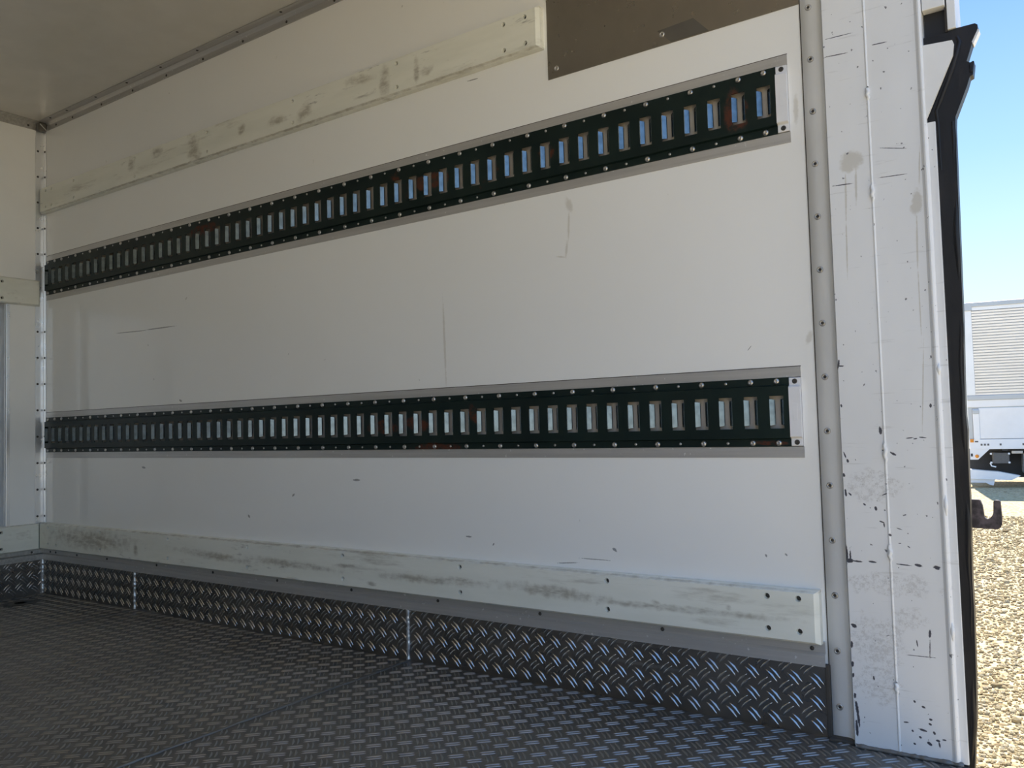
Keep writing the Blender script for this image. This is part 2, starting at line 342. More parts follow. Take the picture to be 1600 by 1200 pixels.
M = dict(
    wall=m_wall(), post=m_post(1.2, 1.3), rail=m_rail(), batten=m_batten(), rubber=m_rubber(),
    ceil=m_paint('glossy_ceiling_panel', (0.68, 0.655, 0.60, 1), 0.14, 0.06),
    bulk=m_paint('white_bulkhead_panel', (0.95, 0.945, 0.925, 1), 0.25, 0.02),
    strip=m_paint('white_edging_paint', (0.90, 0.90, 0.895, 1), 0.3, 0.04),
    plate_white=m_paint('white_bracket_paint', (0.86, 0.86, 0.85, 1), 0.35, 0.08, 0.1),
    alu=m_alu(), alu_dull=m_alu('dull_aluminium_strip', (0.56, 0.545, 0.53, 1), 0.42, 0.3, 0.55),
    alu_bright=m_alu('bright_aluminium_angle', (0.86, 0.87, 0.89, 1), 0.3, 0.1, 0.8, (2, 2, 0.6), 0.0),
    galv=m_alu('galvanised_sheet', (0.84, 0.86, 0.89, 1), 0.35, 0.3, 0.7, (8, 8, 3), 0.2),
    floor=m_tread('worn_tread_plate_floor', (0.235, 0.225, 0.21, 1), 0.42),
    kick=m_tread('tread_plate_kickboard', (0.27, 0.255, 0.24, 1), 0.3, 0.95),
    lug=m_tread('worn_floor_bar', (0.40, 0.39, 0.375, 1), 0.36),
    kick_lug=m_tread('kickboard_bar', (0.52, 0.51, 0.50, 1), 0.20, 0.97),
    weld=m_alu('weld_metal', (0.75, 0.76, 0.78, 1), 0.3, 0.3, 0.9),
    stainless=m_alu('dull_stainless_plate', (0.27, 0.245, 0.215, 1), 0.3, 0.12, 0.8, (3, 3, 3), 0.0),
    tape=m_flat('grey_tape', (0.13, 0.12, 0.105, 1), 0.45, 0.3),
    rivet=m_flat('rivet_metal', (0.62, 0.60, 0.58, 1), 0.28, 0.9, 0.3, 90),
    screw=m_flat('dark_screw', (0.07, 0.065, 0.06, 1), 0.5, 0.5),
    lip=m_flat('worn_steel_lip', (0.21, 0.255, 0.28, 1), 0.2, 0.95, 0.3, 60),
    backing=m_flat('beige_backing_board', (0.66, 0.60, 0.53, 1), 0.6),
    cap=m_flat('white_plastic_cap', (0.84, 0.84, 0.86, 1), 0.35, 0.0, 0.04),
    black=m_flat('black_gap', (0.012, 0.012, 0.014, 1), 0.6),
    dirt=m_flat('dark_caulk', (0.07, 0.06, 0.05, 1), 0.7),
    rust=m_flat('rusty_painted_steel', (0.03, 0.024, 0.026, 1), 0.5, 0.2, -3.0, 70),
    silver=m_flat('silver_panel', (0.86, 0.87, 0.88, 1), 0.35, 0.2, 0.05, 3),
    tw=m_flat('truck_white_paint', (0.90, 0.90, 0.90, 1), 0.3, 0, 0.05, 3),
    tgrey=m_flat('truck_grey_rail', (0.50, 0.53, 0.56, 1), 0.35, 0.3, 0.05, 3),
    tdark=m_flat('truck_underframe', (0.03, 0.03, 0.033, 1), 0.6),
    tbox=m_flat('battery_box_grey', (0.13, 0.125, 0.12, 1), 0.5),
    orange=m_flat('orange_marker_lens', (0.85, 0.30, 0.02, 1), 0.25),
    tyre=m_flat('tyre_rubber', (0.02, 0.02, 0.02, 1), 0.8),
    gravel=m_gravel(False), stone=m_gravel(True),
)

# ------------------------------------------------------------------ dimensions (metres)
L_END, CEIL, W_IN, GROUND = 2.874, 1.80, 2.30, -0.95
REAR = 3.097
RAILS = (1.1957, 0.5955)          # centre heights of the two cargo rails
R0, PITCH, NSLOT = 0.040, 0.0502, 56

# ------------------------------------------------------------------ walls, ceiling
def wall_right():
    b = MB()
    zs = [0, RAILS[1] - .067, RAILS[1] + .067, RAILS[0] - .067, RAILS[0] + .067, CEIL]
    for i in (0, 2, 4):
        b.box(-.02, L_END, 0, .05, zs[i], zs[i + 1])
    for i in (1, 3):                                     # behind and beside each rail
        b.box(-.02, L_END, .02, .05, zs[i], zs[i + 1])
        b.box(2.8465, L_END, 0, .02, zs[i], zs[i + 1])
    b.build('wall_right', M['wall'], kind='structure', label='glossy white side wall panel with two recessed cargo rails')
wall_right()

def wall_front():
    r = root('wall_front', (0, -W_IN / 2, 0), kind='structure', label='white front bulkhead of the cargo box at the far end')
    MB().box(-.06, 0, -W_IN, .05, 1.10, CEIL).box(-.06, 0, -W_IN, .05, 0, .26).box(-.06, 0, -.136, .05, .26, 1.10).box(-.06, 0, -W_IN, -W_IN + .136, .26, 1.10).build('upper_panel', M['bulk'], r)
    MB().box(-.004, .003, -.136, -.123, .255, 1.105).build('edge_strip', M['alu_bright'], r, .001)
    # ribbed galvanised sheet between the battens
    y, pts = -.136, []
    while y > -W_IN + .15:
        pts += [(-.004, y), (-.004, y - .004), (-.040, y - .010), (-.040, y - .034), (-.004, y - .041), (-.004, y - .092), (-.012, y - .10), (-.012, y - .33), (-.004, y - .337)]
        y -= .36
    b = MB(); b.run(pts, .25, 1.11, 'z')
    b.build('ribbed_sheet', M['galv'], r)
    return r
wall_front()
MB().box(-.02, REAR, -W_IN - .05, -W_IN, 0, CEIL).build('wall_left', M['bulk'], kind='structure', label='white opposite side wall of the cargo box')
MB().box(-.06, REAR, -W_IN - .05, .05, CEIL, CEIL + .05).build('ceiling', M['ceil'], kind='structure', label='glossy cream ceiling of the cargo box')

# ------------------------------------------------------------------ tread plate
def lugs(u0, u1, v0, v1, place, phase=(0, 0), skip=None, w=.0028, h=.0020):
    """pairs of raised bars, alternately turned, on the rectangle u0..u1 x v0..v1"""
    P = .0405
    n = 8
    ring = [(math.cos(2 * math.pi * k / n), math.sin(2 * math.pi * k / n)) for k in range(n)]
    a = .0160
    base = np.array([(a * c, w * s * (1 - .25 * abs(c)), -.0002) for c, s in ring] + [(a * .84 * c, w * .42 * s, h) for c, s in ring])
    base[:, 1] += -.9 * (base[:, 0] ** 2) / .0148 * .12
    fc = [(k, (k + 1) % n, n + (k + 1) % n, n + k) for k in range(n)] + [tuple(range(n, 2 * n))]
    V, Fq, Fn = [], [], []
    cnt = 0
    for i in range(int(math.floor(u0 / P)) - 1, int(math.ceil(u1 / P)) + 2):
        for j in range(int(math.floor(v0 / P)) - 1, int(math.ceil(v1 / P)) + 2):
            for kind in (0, 1):
                cu = (i + (.5 if kind else 0)) * P + phase[0]; cv = (j + (.5 if kind else 0)) * P + phase[1]
                ang = math.radians(45 if kind else -45)
                for off in (-.0046, .0046):
                    uu, vv = cu - math.sin(ang) * off, cv + math.cos(ang) * off
                    if skip and (uu - skip[0]) ** 2 + (vv - skip[1]) ** 2 < skip[2] ** 2: continue
                    if not (u0 + .004 < uu < u1 - .004 and v0 + .004 < vv < v1 - .004): continue
                    ca, sa = math.cos(ang), math.sin(ang)
                    q = np.empty_like(base)
                    q[:, 0] = uu + ca * base[:, 0] - sa * base[:, 1]
                    q[:, 1] = vv + sa * base[:, 0] + ca * base[:, 1]
                    q[:, 2] = base[:, 2]
                    V.append(q); cnt += 1
    V = np.concatenate(V)
    V[:, 0] = np.clip(V[:, 0], u0, u1); V[:, 1] = np.clip(V[:, 1], v0, v1)
    W = place(V)
    faces = [tuple(x + 2 * n * k for x in f) for k in range(cnt) for f in fc]
    me = bpy.data.meshes.new('tread_bars')
    me.from_pydata(W.tolist(), [], faces)
    me.polygons.foreach_set('use_smooth', [True] * len(me.polygons))
    return me

def floor():
    r = root('floor', (1.5, -W_IN / 2, 0), kind='structure', label='grey metal tread plate floor with raised paired bars')
    cuts = [0, .628, 1.852, REAR]
    for i in range(3):
        p = MB().box(cuts[i] + (.0008 if i else 0), cuts[i + 1] - .0008, -W_IN, 0 if i < 2 else 0, -.004, 0).build('floor_plate', M['floor'], r)
        me = lugs(cuts[i], cuts[i + 1], -W_IN, -.006, lambda V: np.stack([V[:, 0], V[:, 1], V[:, 2]], 1), (.006, .002), (.135, -.145, .055), .0025, .0016)
        link('tread_bars', me, M['lug'], p, kind='stuff')
    MB().box(L_END, REAR, 0, .05, -.004, -.0005).build('sill_plate', M['floor'], r)
    MB().box(-.06, REAR, -W_IN - .05, .05, -.10, -.0045).build('floor_slab', M['tdark'], r)
    for x in (.628, 1.852):
        ys = np.linspace(0, -W_IN, 90)
        MB().tube([(x + random.uniform(-.002, .002), y, .0002) for y in ys], [.003 + .0016 * random.random() for _ in ys], 6).build('weld_bead', M['floor'], r)
    d = MB().lathe([(.050, .0012), (.046, .0018), (.040, .0018), (.038, .0010)], (.135, -.145, .001), 28, 'z').build('drain_rim', M['floor'], r)
    MB().lathe([(.038, .0011), (.020, .0012)], (.135, -.145, .001), 24, 'z').build('drain_hole', M['black'], r)
floor()

def baseboards():
    r = root('baseboard_right', (1.45, 0, 0), kind='structure', label='tread plate kickboard along the foot of the side wall')
    cuts = [.0, .6215, 1.848, L_END - .002]
    for i in range(3):
        p = MB().box(cuts[i] + .0006, cuts[i + 1] - .0006, -.004, 0, 0, .132).build('kick_plate', M['kick'], r)
        me = lugs(cuts[i], cuts[i + 1], .0, .130, lambda V: np.stack([V[:, 0], -.004 - V[:, 2], V[:, 1]], 1), (.0185, .0195))
        link('tread_bars', me, M['kick_lug'], p, kind='stuff')
    for x in (.6215, 1.848):
        zs = np.linspace(.001, .128, 34)
        MB().tube([(x + random.uniform(-.0012, .0012), -.0045, z) for z in zs], [.0042 + .0022 * random.random() for _ in zs], 7).build('weld_bead', M['weld'], r)
    MB().box(L_END - .006, L_END + .003, -.009, 0, 0, .132).build('end_sealant', M['dirt'], r, .002)
    f = root('baseboard_front', (0, -W_IN / 2, 0), kind='structure', label='tread plate kickboard along the foot of the far bulkhead')
    p = MB().box(0, .004, -W_IN, -.006, 0, .132).build('kick_plate', M['kick'], f)
    me = lugs(-W_IN, -.006, .0, .130, lambda V: np.stack([.004 + V[:, 2], V[:, 0], V[:, 1]], 1), (.01, .0195))
    link('tread_bars', me, M['kick_lug'], p, kind='stuff')
    zs = np.linspace(.001, .130, 34)
    MB().tube([(.006 + random.uniform(-.001, .001), -.006, z) for z in zs], [.0055 + .0025 * random.random() for _ in zs], 7).build('weld_bead', M['weld'], f)
baseboards()

# ------------------------------------------------------------------ small fixings (shared meshes)
def fix_mesh(name, prof, mat, n=12, axis='y'):
    me = MB().lathe(prof, (0, 0, 0), n, axis).mesh(name); me.materials.append(mat); return me
def rivet_mesh():
    b = MB().lathe([(.0058, 0), (.0058, .0006), (.0052, .0022), (.0038, .0033), (.0020, .0037), (.0017, .0030)], (0, 0, 0), 14)
    me = b.mesh('rivet'); me.materials.append(M['rivet']); return me
RIVET = rivet_mesh()
RIVET_SMALL = fix_mesh('small_rivet', [(.0030, 0), (.0027, .0010), (.0014, .0015)], M['rivet'], 10)
BLIND = MB().lathe([(.0062, 0), (.0060, .0012), (.0046, .0022), (.0030, .0020), (.0026, .0006)], (0, 0, 0), 14).mesh('blind_rivet'); BLIND.materials.append(M['rivet'])
BLIND_CORE = fix_mesh('rivet_core', [(.0030, .0007), (.0022, .0009)], M['screw'], 12)
SCREW = fix_mesh('screw', [(.0050, 0), (.0046, .0010), (.0022, .0012), (.0018, .0006)], M['screw'], 12)
DARKRIV_X = fix_mesh('rivet', [(.0042, 0), (.0038, .0014), (.0016, .002)], M['screw'], 10, 'x')
DARKRIV_Y = fix_mesh('rivet', [(.0042, 0), (.0038, .0014), (.0016, .002)], M['screw'], 10)
DARKRIV_Z = fix_mesh('rivet', [(.0042, 0), (.0038, -.0014), (.0016, -.002)], M['screw'], 10, 'z')

# ------------------------------------------------------------------ cargo rails
def lip_mesh(side):
    # a tongue bent back into the slot at 45 degrees; origin on the slot edge, level with the rail face
    b = MB()
    s = side
    pr = [(0, 0), (s * .0012, .0004), (s * .0080, .0072), (s * .0084, .0095)]
    hz = [.0250, .0250, .0240, .0215]
    v = []
    for (x, y), h in zip(pr, hz): v += [(x, y, -h), (x, y, h)]
    for (x, y), h in zip(pr, hz): v += [(x - s * .0012, y + .0010, -h), (x - s * .0012, y + .0010, h)]
    f = []
    for i in range(3):
        f += [(2 * i, 2 * i + 1, 2 * i + 3, 2 * i + 2), (8 + 2 * i, 8 + 2 * i + 2, 8 + 2 * i + 3, 8 + 2 * i + 1), (2 * i, 2 * i + 2, 8 + 2 * i + 2, 8 + 2 * i), (2 * i + 1, 8 + 2 * i + 1, 8 + 2 * i + 3, 2 * i + 3)]
    f += [(6, 7, 15, 14)]
    b.add(v, f)
    me = b.mesh('slot_lip'); me.materials.append(M['lip'])
    return me
LIP = {1: lip_mesh(1), -1: lip_mesh(-1)}

def cargo_rail(zc, label):
    r = root('cargo_rail', (1.42, 0, zc - .0655), label, 'cargo rail', 'slotted cargo rails on the side wall')
    yf, yr, T = -.0030, -.0090, .0022            # flange face, raised face, sheet thickness
    x0, x1, hw, hh, hr = .0235, 2.8245, .0135, .0310, .0495
    b = MB()
    for s in (-1, 1):                              # flanges, steps
        za, zb = zc + s * .0655, zc + s * (hr + .0022)
        b.quad((x0 + .012, yf, za), (x1, yf, za), (x1, yf, zb), (x0 + .012, yf, zb))
        b.quad((x0 + .012, yf, za), (x1, yf, za), (x1, 0.001, za), (x0 + .012, 0.001, za))
        b.quad((x0 + .004, yf, zb), (x1, yf, zb), (x1, yr, zc + s * hr), (x0 + .004, yr, zc + s * hr))
        b.quad((x0 + .012, yf, za), (x0 + .012, yf, zb), (x0 + .012, .001, zb), (x0 + .012, .001, za))
    xs = [R0 + i * PITCH for i in range(NSLOT)]
    for i, xc in enumerate(xs):
        a = x0 if i == 0 else xc - PITCH / 2
        c = x1 if i == NSLOT - 1 else xc + PITCH / 2
        l, q = xc - hw, xc + hw
        lo, hi, bo, to = zc - hh, zc + hh, zc - hr, zc + hr
        b.quad((a, yr, bo), (c, yr, bo), (c, yr, lo), (a, yr, lo))
        b.quad((a, yr, hi), (c, yr, hi), (c, yr, to), (a, yr, to))
        b.quad((a, yr, lo), (l, yr, lo), (l, yr, hi), (a, yr, hi))
        b.quad((q, yr, lo), (c, yr, lo), (c, yr, hi), (q, yr, hi))
        for (p1, p2) in (((l, lo), (q, lo)), ((q, lo), (q, hi)), ((q, hi), (l, hi)), ((l, hi), (l, lo))):
            b.quad((p1[0], yr, p1[1]), (p2[0], yr, p2[1]), (p2[0], yr + T, p2[1]), (p1[0], yr + T, p1[1]))
    for xe in (x0, x1):
        b.quad((xe, yr, zc - hr), (xe, yr, zc + hr), (xe, .008, zc + hr), (xe, .008, zc - hr))
    me = b.mesh('rail_channel')
    link('rail_channel', me, M['rail'], r)
    MB().box(.02, 2.846, .0105, .0195, zc - .060, zc + .060).build('backing_board', M['backing'], r)
    # aluminium edging above and below
    MB().box(.012, 2.8465, -.0012, .001, zc + .0658, zc + .0850).build('edging_strip', M['alu_dull'], r)
    MB().box(.012, 2.8475, -.0012, .001, zc - .0865, zc - .0658).build('edging_strip', M['alu_dull'], r)
    MB().box(.012, 2.8470, -.0006, .001, zc + .0850, zc + .0866).build('cut_edge', M['dirt'], r)
    for xc in xs:
        for s in (1, -1):
            link('slot_lip', LIP[s], None, r, loc=(xc - s * hw, yr, zc))
    for s in (-1, 1):
        zz = zc + s * .0586
        link('rivet', RIVET, None, r, loc=(R0, yf, zz)); link('rivet', RIVET, None, r, loc=(R0 + PITCH, yf, zz))
        for i in range(2, NSLOT - 1, 2):
            link('rivet', RIVET, None, r, loc=(R0 + i * PITCH, yf, zz))
            if i + 1 < NSLOT - 1: link('small_rivet', RIVET_SMALL, None, r, loc=(R0 + (i + 1) * PITCH, yf, zz))
        link('rivet', RIVET, None, r, loc=(R0 + 55 * PITCH, yf, zz))
    # white end cap
    cz = [(zc - .0645, -.004), (zc - .0500, -.004), (zc - .0470, -.0105), (zc + .0470, -.0105), (zc + .0500, -.004), (zc + .0645, -.004)]
    b = MB()
    pr = [(y, z) for z, y in cz] + [(.001, zc + .0645), (.001, zc - .0645)]
    b.run(pr, 2.8250, 2.8460, 'x', closed=True)
    cap = b.build('end_cap', M['cap'], r, .0012)
    MB().box(2.8315, 2.8405, -.0107, -.0100, zc - .016, zc + .016).build('molded_panel', M['cap'], cap, .0004)
    for s in (-1, 1):
        link('screw', SCREW, None, cap, loc=(2.8355, -.004, zc + s * .0575))
cargo_rail(RAILS[0], 'dark green slotted cargo rail high on the white wall, upper of two')
cargo_rail(RAILS[1], 'dark green slotted cargo rail at mid height of the white wall, lower of two')

# ------------------------------------------------------------------ battens with sunk screws
def holed_plate(b, X, Z, holes, rad, P, depth):
    """face over X[0]..X[1] x Z[0]..Z[1] with round sunk holes; P maps (u, v, d) to 3D"""
    us = sorted({h[0] for h in holes})
    a = rad * 1.8
    # merge columns
    edges = [X[0]]
    for u in us: edges += [u - a, u + a]
    edges.append(X[1])
    n = 16
    for k in range(len(edges) - 1):
        e0, e1 = edges[k], edges[k + 1]
        if k % 2 == 0:
            b.quad(P(e0, Z[0], 0), P(e1, Z[0], 0), P(e1, Z[1], 0), P(e0, Z[1], 0)); continue
        u = (e0 + e1) / 2
        vs = sorted(h[1] for h in holes if h[0] == u)
        zz = Z[0]
        for v in vs:
            b.quad(P(e0, zz, 0), P(e1, zz, 0), P(e1, v - a, 0), P(e0, v - a, 0))
            sq, ci, cd = [], [], []
            for q in range(n):
                t = 2 * math.pi * q / n
                c, s = math.cos(t), math.sin(t); m = max(abs(c), abs(s))
                sq.append(P(u + a * c / m, v + a * s / m, 0)); ci.append(P(u + rad * c, v + rad * s, 0)); cd.append(P(u + rad * .75 * c, v + rad * .75 * s, depth))
            b.add(sq + ci + cd, [(q, (q + 1) % n, n + (q + 1) % n, n + q) for q in range(n)] + [(n + q, n + (q + 1) % n, 2 * n + (q + 1) % n, 2 * n + q) for q in range(n)])
            zz = v + a
        b.quad(P(e0, zz, 0), P(e1, zz, 0), P(e1, Z[1], 0), P(e0, Z[1], 0))

def batten(name, u0, u1, z0, z1, th, holes, axis, label, group, dmat='batten'):
    """axis x: along the side wall (front faces -y); axis y: along the bulkhead (front faces +x)"""
    P = (lambda u, v, d: (u, -th + d, v)) if axis == 'x' else (lambda u, v, d: (th - d, u, v))
    c = .008
    r = root(name, P((u0 + u1) / 2, z0, th), label, 'batten', group)
    b = MB()
    holed_plate(b, (u0 + c, u1 - c), (z0 + c * .6, z1 - c * .6), holes, .0058, P, .009)
    A = [P(u0 + c, z0 + c * .6, 0), P(u1 - c, z0 + c * .6, 0), P(u1 - c, z1 - c * .6, 0), P(u0 + c, z1 - c * .6, 0)]
    B = [P(u0, z0, c), P(u1, z0, c), P(u1, z1, c), P(u0, z1, c)]
    D = [P(u0, z0, th), P(u1, z0, th), P(u1, z1, th), P(u0, z1, th)]
    b.add(A + B + D, [(i, (i + 1) % 4, 4 + (i + 1) % 4, 4 + i) for i in range(4)] + [(4 + i, 4 + (i + 1) % 4, 8 + (i + 1) % 4, 8 + i) for i in range(4)] + [(11, 10, 9, 8)])
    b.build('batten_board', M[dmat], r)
    for h in holes:
        me = SCREW if axis == 'x' else DARKRIV_X
        link('screw', me, None, r, loc=P(h[0], h[1], .0085))
ux = [2.263, 2.203, 1.864, 1.464, 1.065, .664, .267, .105, .062]
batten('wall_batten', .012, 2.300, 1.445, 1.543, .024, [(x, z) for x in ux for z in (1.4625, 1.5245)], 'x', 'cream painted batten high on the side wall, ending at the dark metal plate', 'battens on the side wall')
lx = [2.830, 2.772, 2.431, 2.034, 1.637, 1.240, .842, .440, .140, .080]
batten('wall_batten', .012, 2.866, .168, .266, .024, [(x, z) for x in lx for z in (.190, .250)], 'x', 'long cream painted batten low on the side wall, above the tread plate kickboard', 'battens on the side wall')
by = [-.158 - .4 * k for k in range(5)]
batten('bulkhead_batten', -W_IN + .02, -.020, 1.087, 1.185, .020, [(y, z) for y in by for z in (1.105, 1.166)], 'y', 'short stretch of cream batten across the far bulkhead at mid height', 'battens on the far bulkhead')
batten('bulkhead_batten', -W_IN + .02, -.020, .166, .264, .020, [(y, z) for y in by for z in (.185, .245)], 'y', 'short stretch of cream batten low on the far bulkhead, above the kickboard', 'battens on the far bulkhead')

# ------------------------------------------------------------------ aluminium angles
def angles():
    r = root('trim_1', (1.45, 0, CEIL - .03), kind='structure', label='grey aluminium angle between ceiling and side wall')
    MB().run([(-.036, CEIL - .0005), (-.036, CEIL - .003), (-.012, CEIL - .003), (-.003, CEIL - .012), (-.003, CEIL - .030), (-.0005, CEIL - .030)], .035, L_END, 'x').build('angle_strip', M['alu_dull'], r)
    x = .10
    while x < L_END:
        link('rivet', DARKRIV_Y, None, r, loc=(x, -.003, CEIL - .022))
        link('rivet', DARKRIV_Z, None, r, loc=(x + .004, -.027, CEIL - .003))
        x += .20 if x > .15 else .12
    r = root('trim_2', (0, 0, .13), kind='structure', label='bright aluminium angle up the far corner of the box')
    MB().run([(.0005, -.032), (.003, -.032), (.003, -.004), (.004, -.003), (.022, -.003), (.022, -.0005)], .128, CEIL - .012, 'z').build('angle_strip', M['alu_bright'], r)
    for z in [.19 + .1 * k for k in range(16)]:
        if .15 < z < .28 or 1.08 < z < 1.2: continue
        link('rivet', DARKRIV_X, None, r, loc=(.003, -.024, z)); link('rivet', DARKRIV_Y, None, r, loc=(.014, -.003, z))
    r = root('trim_3', (0, -W_IN / 2, CEIL - .03), kind='structure', label='grey aluminium angle between ceiling and far bulkhead')
    MB().run([(.030, CEIL - .0005), (.030, CEIL - .003), (.003, CEIL - .003), (.003, CEIL - .030), (.0005, CEIL - .030)], -W_IN, -.03, 'y').build('angle_strip', M['alu'], r)
    for k in range(9): link('rivet', DARKRIV_X, None, r, loc=(.003, -.06 - .2 * k, CEIL - .018))
    MB().box(.001, .030, -.032, -.001, CEIL - .034, CEIL - .001).build('corner_cap', M['tape'], r, .006)
    MB().tube([(.031, -.030, CEIL - .010), (.031, -.006, CEIL - .030)], .002, 6).build('cap_ridge', M['alu'], r)
    # strip over the top edge of the kickboards
    r = root('trim_4', (1.45, 0, .127), kind='structure', label='grey aluminium strip over the kickboard on the side wall')
    MB().run([(0, .172), (-.004, .172), (-.004, .152), (-.009, .147), (-.009, .127), (-.003, .126)], 0, L_END - .004, 'x').build('strip_profile', M['alu_dull'], r)
    for x in [.06, .10, .25] + [.45 + .2995 * k for k in range(9)]:
        link('rivet', DARKRIV_Y, None, r, loc=(x, -.004, .158))
    r = root('trim_5', (0, -W_IN / 2, .127), kind='structure', label='bright aluminium strip over the kickboard on the far bulkhead')
    MB().run([(0, .172), (.004, .172), (.004, .152), (.009, .147), (.009, .127), (.003, .126)], -W_IN, -.003, 'y').build('strip_profile', M['alu'], r)
    for y in (-.045, -.25, -.55, -.85, -1.15): link('rivet', DARKRIV_X, None, r, loc=(.004, y, .158))
angles()

# ------------------------------------------------------------------ metal plate at the upper rear of the wall
def steel_plate():
    r = root('metal_plate', (2.59, 0, 1.371), 'dull brown-grey metal plate on the upper wall beside the rear post', 'metal plate')
    MB().box(2.309, L_END - .001, -.0018, 0, 1.371, CEIL - .031).build('plate_sheet', M['stainless'], r)
    for x, z in ((2.332, 1.392), (2.592, 1.394), (2.85, 1.394)):
        o = link('blind_rivet', BLIND, None, r, loc=(x, -.0018, z))
    MB().prism([(2.582, 1.404), (2.662, 1.408), (2.694, 1.3725), (2.612, 1.3725)], -.0024, -.0017).build('tape_patch', M['tape'], r, label='darker grey patch of tape')
steel_plate()

# ------------------------------------------------------------------ rear door post
def rear_post():
    r = root('trim_6', (2.893, 0, 0), kind='structure', label='white coved edging strip with a column of rivets between wall and post')
    prof = [(2.8755, .002), (2.8755, -.002), (2.9040, -.002), (2.9085, -.0032), (2.9122, -.0060), (2.9153, -.0110), (2.9175, -.0175), (2.9187, -.0250)]
    MB().run(prof, .004, CEIL, 'z', smooth=True).build('cove_strip', M['strip'], r)
    MB().box(2.8735, 2.8757, -.0016, .01, 0, CEIL).build('sealant_line', M['dirt'], r)
    for k in range(18):
        z = .058 + .1 * k
        o = link('blind_rivet', BLIND, None, r, loc=(2.8905, -.002, z))
        link('rivet_core', BLIND_CORE, None, o)
    r = root('trim_7', (3.0, -.026, 0), kind='structure', label='scuffed white painted steel door post at the rear opening')
    y = -.026
    prof = [(2.919, .05), (2.919, y + .0015), (2.9203, y), (2.9905, y), (2.9912, y - .0012), (2.9925, y - .0016), (2.9940, y - .0010), (2.9948, y), (3.0735, y), (3.0760, y - .0016), (3.0785, y - .0038), (3.0810, y - .0044), (3.0832, y - .0034), (3.0848, y - .0005), (3.0858, y + .0022), (3.0880, y + .0020), (3.0970, y + .0020), (3.0975, y + .0030), (3.0975, .05)]
    cuts = [.004, .07, .16, .25, .36, .48, .62, .8, 1.0845]          # paint wear differs band by band
    b, per = MB(), len(prof) - 1
    pf = prof[:-3] + [(3.0968, y + .002), (3.0975, y + .003), (3.0975, .05)]
    for i in range(len(cuts) - 1): b.run(pf, cuts[i], cuts[i + 1], 'z')
    me = b.mesh('post_face')
    for i in range(len(cuts) - 1): me.materials.append(m_post(cuts[i], cuts[i + 1]))
    for i, p in enumerate(me.polygons): p.material_index = i // per
    link('post_face', me, None, r)
    prof2 = prof[:13] + [(3.0848, y), (3.0860, .05)]
    MB().run(prof2, 1.0845, CEIL, 'z').build('post_face', M['post'], r)
    # weld drips along the two seams
    b = MB()
    for z, l in ((1.16, .022), (.98, .03), (.52, .035), (.345, .03), (.115, .02)):
        n = 9
        b.tube([(2.9925 + .0012 * math.sin(i * 1.7), y - .0008, z + l * (i / (n - 1) - .5)) for i in range(n)], [.0022 + .0016 * math.sin(math.pi * i / (n - 1)) for i in range(n)], 6)
    b.build('seam_filler', M['post'], r)
    b = MB()
    for z, l in ((.66, .02), (.43, .035), (.22, .03)):
        n = 9
        b.tube([(3.0835, y - .0018, z + l * (i / (n - 1) - .5)) for i in range(n)], [.0015 + .0026 * math.sin(math.pi * i / (n - 1)) for i in range(n)], 6)
    b.build('seam_filler', M['post'], r)
    xs = np.linspace(2.921, 3.09, 40)
    MB().tube([(x, y - .002 + .001 * random.random(), .003) for x in xs], [.0035 + .002 * random.random() for _ in xs], 6).build('foot_weld', M['floor'], r)
    MB().box(2.874, 2.9195, -.020, .03, -.001, .006).build('foot_gap', M['dirt'], r, .002)
    # gusset plate and head of the post above it
    MB().prism([(3.0775, 1.084), (3.084, 1.084), (3.0855, 1.0915), (3.1298, 1.1905), (3.1322, 1.2095), (3.1300, 1.2160), (3.0775, 1.2200)], y - .0015, y + .004).build('gusset_plate', M['plate_white'], r, .0012)
    MB().box(3.086, 3.121, y, .05, 1.2805, CEIL).box(3.086, 3.1192, y + .02, .05, 1.236, 1.2805).build('head_plate', M['plate_white'], r, .001)
    MB().box(3.1235, 3.1365, y + .004, .05, 1.2385, CEIL).build('head_flange', M['plate_white'], r, .001)
    MB().box(3.1195, 3.1240, y + .010, .05, 1.2375, CEIL).build('head_groove', M['dirt'], r)
    MB().box(3.0865, 3.1190, y + .0185, y + .0195, 1.234, 1.280).build('lock_recess', M['black'], r)
    MB().box(2.919, 3.0975, -.020, .05, -.10, .004).build('foot_block', M['tdark'], r)
rear_post()

